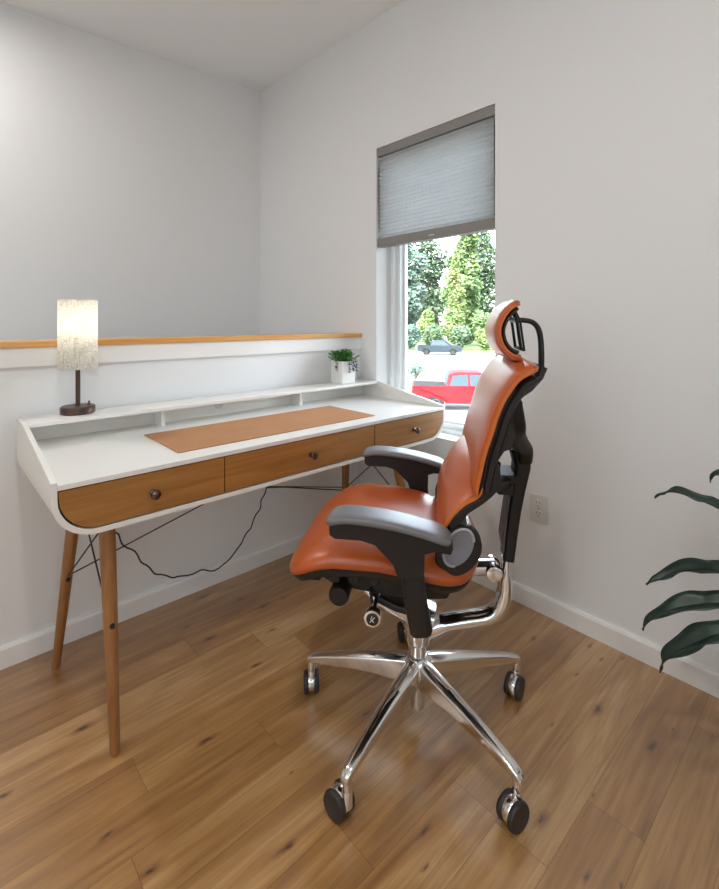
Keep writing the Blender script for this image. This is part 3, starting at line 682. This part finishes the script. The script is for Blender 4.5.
# column and five-star base
bm = bmesh.new(); lathe(bm, [(.030, .226), (.036, .235), (.037, .275), (.030, .31), (.02, .34)], n=28); obj('column_head', bm, M['chrome'], ch, smooth=True)
bm = bmesh.new(); lathe(bm, [(.014, .042), (.0185, .046), (.0195, .06), (.0195, .14), (.023, .16), (.024, .232)], n=28); obj('gas_column', bm, M['chrome'], ch, smooth=True)
bm = bmesh.new(); lathe(bm, [(.026, .118), (.034, .125), (.040, .15), (.038, .178), (.028, .192), (.024, .194)], n=32); obj('base_hub', bm, M['chrome'], ch, smooth=True)
fa = 170.85
for i, (cam_ang, wheel_ang, tr) in enumerate(((90, 190, -.012), (162, 188, -.008), (234, 230, -.025), (306, 300, -.014), (18, 322, -.012))):
    an = math.radians(cam_ang - fa); d = Vector((math.cos(an), math.sin(an), 0)); sd = Vector((-d.y, d.x, 0))
    bm = bmesh.new(); rings = []
    for r, zt, zb, wt, wb in ((.020, .190, .112, .021, .016), (.06, .184, .114, .022, .015), (.12, .172, .116, .020, .013), (.20, .155, .112, .017, .011), (.28, .135, .104, .0145, .010), (.318, .123, .099, .013, .010), (.332, .117, .095, .012, .011), (.341, .105, .092, .009, .008)):
        p = d*r; e = (zt-zb)*.28
        rings.append([p+sd*wt*.45+Vector((0,0,zt)), p+sd*wt+Vector((0,0,zt-e*.6)), p+sd*wt*.96+Vector((0,0,zt-e*1.6)), p+sd*wb+Vector((0,0,zb)), p-sd*wb+Vector((0,0,zb)), p-sd*wt*.96+Vector((0,0,zt-e*1.6)), p-sd*wt+Vector((0,0,zt-e*.6)), p-sd*wt*.45+Vector((0,0,zt))])
    loft(bm, rings); 
    tip = d*.326
    lathe(bm, [(.0105, .070), (.0115, .075), (.0115, .098), (.010, .112)], (tip.x, tip.y, 0), 'Z', 16)
    lg = obj('base_leg', bm, M['chrome'], ch, smooth=True, bevel=.0025, seg=2)
    cs = bpy.data.objects.new('caster', None); C.objects.link(cs); cs.parent = ch
    cs.location = (tip.x, tip.y, 0); wa = math.radians(wheel_ang - fa); cs.rotation_euler = (0, 0, wa)   # local x = wheel axle
    for sx in (-1, 1):
        bm = bmesh.new(); lathe(bm, [(.008, sx*.0085), (.028, sx*.009), (.0305, sx*.011), (.0318, sx*.015), (.0305, sx*.020), (.0285, sx*.0225), (.012, sx*.0235), (.0005, sx*.0235)], (0, tr, .0318), 'X', 32); obj('wheel', bm, M['rubber'], cs, smooth=True)
    bm = bmesh.new(); lathe(bm, [(.027, -.0095), (.0285, -.006), (.029, 0), (.0285, .006), (.027, .0095)], (0, tr, .0345), 'X', 28); lathe(bm, [(.012, .035), (.012, .066), (.009, .078)], (0, 0, 0), 'Z', 16)
    obj('caster_hood', bm, M['chrome'], cs, smooth=True)

# ------------------------------------------------------------------ large potted plant at the right
pl = thing('potted_dracaena', 'tall plant with long dark green strap leaves reaching in at the right', 'plant', (1.429, .022, 0))
bm = bmesh.new(); lathe(bm, [(.10, 0), (.105, .004), (.135, .24), (.142, .26), (.142, .27), (.130, .27), (.128, .235)], n=40); obj('planter', bm, M['planter'], pl, smooth=True)
bm = bmesh.new(); lathe(bm, [(.1285, .232), (.127, .240), (.001, .243)], n=32); obj('soil', bm, M['soil'], pl)
bm = bmesh.new(); tube(bm, [(0, 0, .24), (.004, .002, .36), (-.003, 0, .47), (0, 0, .60), (0, 0, .66)], [.017, .015, .014, .012, .006], 12); obj('cane', bm, M['cane'], pl, smooth=True)
def strap_leaf(pts, wmax, tilt=0, seed=0):
    P = spline(pts[::-1], 6); n = len(P); bm = bmesh.new(); rows = []; rn = random.Random(seed); ph = rn.uniform(0, 6)
    for i, p in enumerate(P):
        t = (P[min(i+1, n-1)] - P[max(i-1, 0)]).normalized(); s = t.cross(Vector((0, 0, 1))).normalized(); up = s.cross(t).normalized()
        s2 = s*math.cos(tilt) + up*math.sin(tilt); up2 = up*math.cos(tilt) - s*math.sin(tilt)
        f = i/(n-1); wd = wmax*(.28 + .72*math.sin(min(1, f/.55)*PI/2)) * (1 if f < .52 else max(.015, 1-((f-.52)/.48)**1.15))
        wv = .004*math.sin(f*22+ph)
        rows.append([p + s2*wd*u + up2*(wd*.5*abs(u) + (wv if abs(u) > .9 else 0)) for u in (-1, -.5, 0, .5, 1)])
    V = [[bm.verts.new(q) for q in r] for r in rows]
    for a, b in zip(V, V[1:]):
        for k in range(4): bm.faces.new((a[k], a[k+1], b[k+1], b[k]))
    o = obj('leaf', bm, M['leaf_plant'], pl, smooth=True); o.location = (-1.429, -.022, 0)
    md = o.modifiers.new('thick', 'SOLIDIFY'); md.thickness = .0012
    return o
strap_leaf([(1.348, .258, .753), (1.344, .235, .781), (1.343, .168, .786), (1.367, .105, .707), (1.429, .022, .60)], .022, .5, 1)
strap_leaf([(1.321, .364, .691), (1.326, .346, .707), (1.326, .319, .716), (1.331, .274, .709), (1.331, .233, .697), (1.351, .12, .643), (1.429, .022, .56)], .020, .15, 2)
strap_leaf([(1.294, .376, .486), (1.304, .353, .502), (1.323, .322, .527), (1.331, .274, .547), (1.331, .233, .559), (1.351, .12, .568), (1.429, .022, .53)], .024, .35, 3)
strap_leaf([(1.253, .372, .394), (1.259, .353, .426), (1.271, .315, .462), (1.294, .266, .486), (1.306, .228, .5), (1.351, .12, .526), (1.429, .022, .50)], .025, .45, 4)
strap_leaf([(1.262, .337, .306), (1.255, .329, .337), (1.256, .302, .379), (1.27, .261, .417), (1.282, .224, .446), (1.337, .119, .49), (1.429, .022, .465)], .027, .5, 5)
rnd = random.Random(11)
for i in range(15):
    a = rnd.uniform(-2.9, -.1) if i % 3 else rnd.uniform(-.1, .5); 
    a = math.radians(rnd.uniform(180, 345)); L = rnd.uniform(.30, .42) * (.62 if math.cos(a) > .3 else 1); z = .48 + .012*i; up = rnd.uniform(.02, .16)
    b = Vector((1.429, .022, z)); d = Vector((math.cos(a), math.sin(a), 0))
    strap_leaf([b + d*L + Vector((0,0,up-.14)), b + d*L*.85 + Vector((0,0,up-.05)), b + d*L*.6 + Vector((0,0,up)), b + d*L*.3 + Vector((0,0,up*.7)), b], .023, rnd.uniform(-.2, .2), 20+i)

# ------------------------------------------------------------------ recessed ceiling lights: one over the stairwell, two unseen ones added for fill
for i, (x, y, p, lb_) in enumerate(((-.25, 2.45, 13, 'round recessed ceiling light over the stairwell'), (.1, .2, 11, 'round recessed fill light added unseen above the desk area'), (-1.6, .2, 9, 'round recessed fill light added unseen on the far left side of the room'))):
    z = zc(x, y)
    cl = thing('ceiling_light', lb_, 'ceiling light', (x, y, z), 0, 'recessed ceiling lights')
    bm = bmesh.new(); lathe(bm, [(.052, .0), (.075, -.001), (.075, -.006), (.052, -.008)], n=32, cap=False); obj('light_trim', bm, M['trim'], cl, smooth=True)
    bm = bmesh.new(); lathe(bm, [(.052, -.003), (.0005, -.003)], n=32); obj('lens', bm, M['downlight'], cl)
    ld = bpy.data.lights.new('downlight_lamp', 'AREA'); ld.shape = 'DISK'; ld.size = .10; ld.energy = p; ld.color = (1, .97, .94)
    lo = bpy.data.objects.new('downlight_lamp', ld); C.objects.link(lo); lo.location = (x, y, z-.012)

# ------------------------------------------------------------------ outside
GZ = -3.3
struct('ground_road', B(((2.2, -40, GZ-.3), (160, 140, GZ))), M['asphalt'])
def cam2w(r, d): return (.738*r+.675*d, -.675*r+.738*d)
def quadpatch(name, pts, z0, z1, m):
    bm = bmesh.new(); a = [bm.verts.new((*cam2w(*p), z0)) for p in pts]; b = [bm.verts.new((*cam2w(*p), z1)) for p in pts]
    bm.faces.new(a); bm.faces.new(b[::-1]); n = len(pts)
    for i in range(n): bm.faces.new((a[i], a[(i+1)%n], b[(i+1)%n], b[i]))
    return struct(name, bm, m)
quadpatch('ground_sidewalk', [(-5, 29), (30, 27), (34, 33), (-5, 36)], GZ-.05, GZ+.10, M['concrete'])
quadpatch('ground_lawn', [(-20, 68), (60, 62), (80, 130), (-30, 130)], GZ-.05, GZ+.15, M['grass'])

def pickup(root, paint):
    """local x forward, length 5.7"""
    def arch(cx, r, n=9): return [(cx + r*math.cos(PI - PI*k/(n-1)), .36 + r*math.sin(PI - PI*k/(n-1))) for k in range(n)]
    low = [(-2.85, .50), (-2.35, .42)] + arch(-1.70, .47) + [(-1.1, .38), (1.1, .38)] + arch(1.75, .47) + [(2.4, .42), (2.85, .50), (2.88, .95), (2.70, 1.12), (1.25, 1.22), (-.85, 1.20), (-.88, 1.22), (-2.85, 1.22)]
    bm = bmesh.new(); prism(bm, low, -.98, .98, 'Y'); obj('car_body', bm, paint, root, bevel=.05, seg=2)
    bm = bmesh.new()
    cabp = [(-1.15, 1.18, .93), (-1.0, 1.82, .74), (-.6, 1.90, .72), (.55, 1.88, .72), (1.45, 1.18, .93)]
    L = [bm.verts.new((x, y, z)) for x, z, y in cabp]; R_ = [bm.verts.new((x, -y, z)) for x, z, y in cabp]
    bm.faces.new(L); bm.faces.new(R_[::-1])
    for i in range(5): bm.faces.new((L[i], R_[i], R_[(i+1)%5], L[(i+1)%5]))
    obj('cab', bm, paint, root, bevel=.04)
    def yy(z): return .93 - (z-1.18)*.295
    for s in (1, -1):
        for q in ([(-1.0, 1.25), (-.88, 1.72), (-.16, 1.78), (-.13, 1.25)], [(-.03, 1.25), (-.05, 1.78), (.50, 1.76), (1.18, 1.25)]):
            bm = bmesh.new(); a = [bm.verts.new((x, s*(yy(z)+.012), z)) for x, z in q]; b = [bm.verts.new((x, s*(yy(z)-.03), z)) for x, z in q]
            bm.faces.new(a); bm.faces.new(b[::-1])
            for i in range(4): bm.faces.new((a[i], b[i], b[(i+1)%4], a[(i+1)%4]))
            obj('side_window', bm, M['carglass'], root)
    bm = bmesh.new(); v = [bm.verts.new(p) for p in ((.63, .66, 1.84), (1.45, .86, 1.24), (1.45, -.86, 1.24), (.63, -.66, 1.84))]; bm.faces.new(v); o = obj('windshield', bm, M['carglass'], root); o.modifiers.new('t', 'SOLIDIFY').thickness = .04; o.location = (.02, 0, .02)
    bm = bmesh.new(); v = [bm.verts.new(p) for p in ((-1.05, .66, 1.76), (-1.16, .80, 1.30), (-1.16, -.80, 1.30), (-1.05, -.66, 1.76))]; bm.faces.new(v); o = obj('rear_window', bm, M['carglass'], root); o.modifiers.new('t', 'SOLIDIFY').thickness = .04; o.location = (-.02, 0, 0)
    obj('bed_cover', B(((-2.78, -.88, 1.20), (-1.22, .88, 1.25))), M['tyre'], root, bevel=.02)
    obj('rear_bumper', B(((-2.98, -.9, .48), (-2.82, .9, .68))), M['rim'], root, bevel=.03)
    obj('front_bumper', B(((2.80, -.9, .48), (2.95, .9, .68))), M['rim'], root, bevel=.03)
    for s in (1, -1): obj('tail_lamp', B(((-2.88, s*.86-.09, .85), (-2.84, s*.86+.09, 1.15))), M['lampred'], root)
    for x in (-1.70, 1.75):
        for s in (1, -1):
            bm = bmesh.new(); lathe(bm, [(.22, s*.98), (.36, s*.97), (.40, s*.93), (.40, s*.76), (.2, s*.75)], (x, 0, .40), 'Y', 28); wh_ = obj('wheel', bm, M['tyre'], root, smooth=True)
            bm = bmesh.new(); lathe(bm, [(.21, s*.95), (.20, s*.985), (.1, s*.965), (.001, s*.975)], (x, 0, .40), 'Y', 20); obj('wheel_rim', bm, M['rim'], wh_, smooth=True)
x, y = cam2w(5.55, 23.9)
tr_ = thing('pickup_truck', 'bright red pickup truck parked at the near side of the street', 'truck', (x, y, GZ), math.radians(-42.4-6)); pickup(tr_, M['redpaint'])
x, y = cam2w(10.6, 62)
tr_ = thing('pickup_truck', 'dark slate pickup truck across the street in front of the bushes', 'truck', (x, y, GZ), math.radians(-42.4-14)); pickup(tr_, M['darkpaint'])

def crown(bm, blobs, count, size, rnd):
    tot = sum(b[3]*b[4] for b in blobs)
    for cx, cy, cz, rx, rz in blobs:
        for i in range(int(count*rx*rz/tot)):
            u = Vector((rnd.gauss(0,1), rnd.gauss(0,1), rnd.gauss(0,1))).normalized()*(rnd.random()**.25)
            p = Vector((cx+u.x*rx, cy+u.y*rx, cz+u.z*rz))
            a = Vector((rnd.gauss(0,1), rnd.gauss(0,1), rnd.gauss(0,1))).normalized(); b = a.orthogonal().normalized(); s = size*rnd.uniform(.6, 1.3)
            bm.faces.new([bm.verts.new(p+a*s), bm.verts.new(p+b*s*.7), bm.verts.new(p-a*s), bm.verts.new(p-b*s*.7)])
def tree(r, d, H, R, m, label, seed, low=.10, group='trees beyond the street', count=12000, size=.40):
    rnd = random.Random(seed); x, y = cam2w(r, d)
    t = thing('tree', label, 'tree', (x, y, GZ), 0, group)
    bm = bmesh.new(); tube(bm, [(0, 0, 0), (rnd.uniform(-.2, .2), 0, H*.3), (rnd.uniform(-.4, .4), .2, H*.75)], [.38, .30, .10], 10)
    for k in range(6):
        a = rnd.uniform(0, 6.28); z = H*rnd.uniform(.25, .6); tube(bm, [(0, 0, z), (math.cos(a)*R*.4, math.sin(a)*R*.4, z+H*.12), (math.cos(a)*R*.7, math.sin(a)*R*.7, z+H*.2)], [.12, .08, .03], 6)
    obj('trunk', bm, M['bark'], t, smooth=True)
    blobs = []
    for k in range(15):
        z = H*(low + (1-low)*(k+.5)/15*.95); f = math.sin(PI*min(1, .15+.85*(z/H-low)/(1-low))**.8)*.9+.15; a = rnd.uniform(0, 6.28); q = R*f*.55*rnd.random()
        blobs.append((math.cos(a)*q, math.sin(a)*q, z, R*f*rnd.uniform(.5, .8), H*.08*rnd.uniform(.8, 1.3)))
    bm = bmesh.new(); crown(bm, blobs, count, size, rnd); obj('foliage', bm, m, t)
def bush(r, d, H, R, m, label, seed, count=3000, size=.2):
    rnd = random.Random(seed); x, y = cam2w(r, d); t = thing('bush', label, 'bush', (x, y, GZ+.15), 0, 'bushes along the far side of the street')
    bm = bmesh.new()
    for k in range(5): tube(bm, [(0, 0, 0), (rnd.uniform(-.5, .5)*R, rnd.uniform(-.5, .5)*R, H*.6)], .05, 5)
    obj('stems', bm, M['bark'], t)
    bm = bmesh.new(); crown(bm, [(rnd.uniform(-.45, .45)*R, rnd.uniform(-.3, .3)*R, H*rnd.uniform(.3, .72), R*rnd.uniform(.45, .7), H*rnd.uniform(.25, .36)) for k in range(7)], count, size, rnd); obj('foliage', bm, m, t)
# r = sideways, d = away from the camera
tree(8.6, 93, 25, 4.8, M['leaf_blue'], 'tall bluish-green tree at the left edge of the window view', 31)
tree(18.6, 83, 23, 4.8, M['leaf_tree'], 'broad bright green tree in the middle of the window view', 32, low=.08, count=11000)
tree(15.2, 74.5, 15.5, 2.3, M['leaf_lime'], 'slender yellow-green vine-draped tree before the broad green tree', 33, low=.06, count=6000, size=.24)
tree(30.5, 88, 23, 5.2, M['leaf_blue'], 'tall bluish-green tree at the right side of the window view', 34)
tree(27.5, 106, 29, 5.8, M['leaf_dark'], 'dark green tree farthest back, right of the broad green tree', 37, count=9000)
tree(15.6, 106, 28, 5.8, M['leaf_dark'], 'dark green tree farthest back, between the bluish and the broad green tree', 38, count=9000)
for i, (r, d, H, R, m, l) in enumerate(((7.4, 70, 3.8, 2.0, 'leaf_blue', 'rounded blue-green bush at the left window edge'), (11.2, 70, 3.9, 1.9, 'leaf_dark', 'dark green bush behind the slate pickup bed'),
        (14.9, 69.5, 3.6, 1.9, 'leaf_dark', 'dark green bush behind the slate pickup cab'), (18.6, 69, 3.4, 1.8, 'leaf_lime', 'lime green bush right of the slate pickup'), (22.4, 70, 5.4, 2.0, 'leaf_lime', 'tallest lime green bush beside the headrest'),
        (11.0, 75.6, 6.4, 2.1, 'leaf_lime', 'pale green mound of shrubs above the slate pickup'), (19.9, 75.6, 6.6, 2.2, 'leaf_tree', 'green mound of shrubs under the middle tree'))):
    bush(r, d, H, R, M[m], l, 50+i)
bush(2.9+1.1, 34, 1.6, .9, M['leaf_blue'], 'small pale shrub by the kerb left of the red pickup', 70, 500, .1)
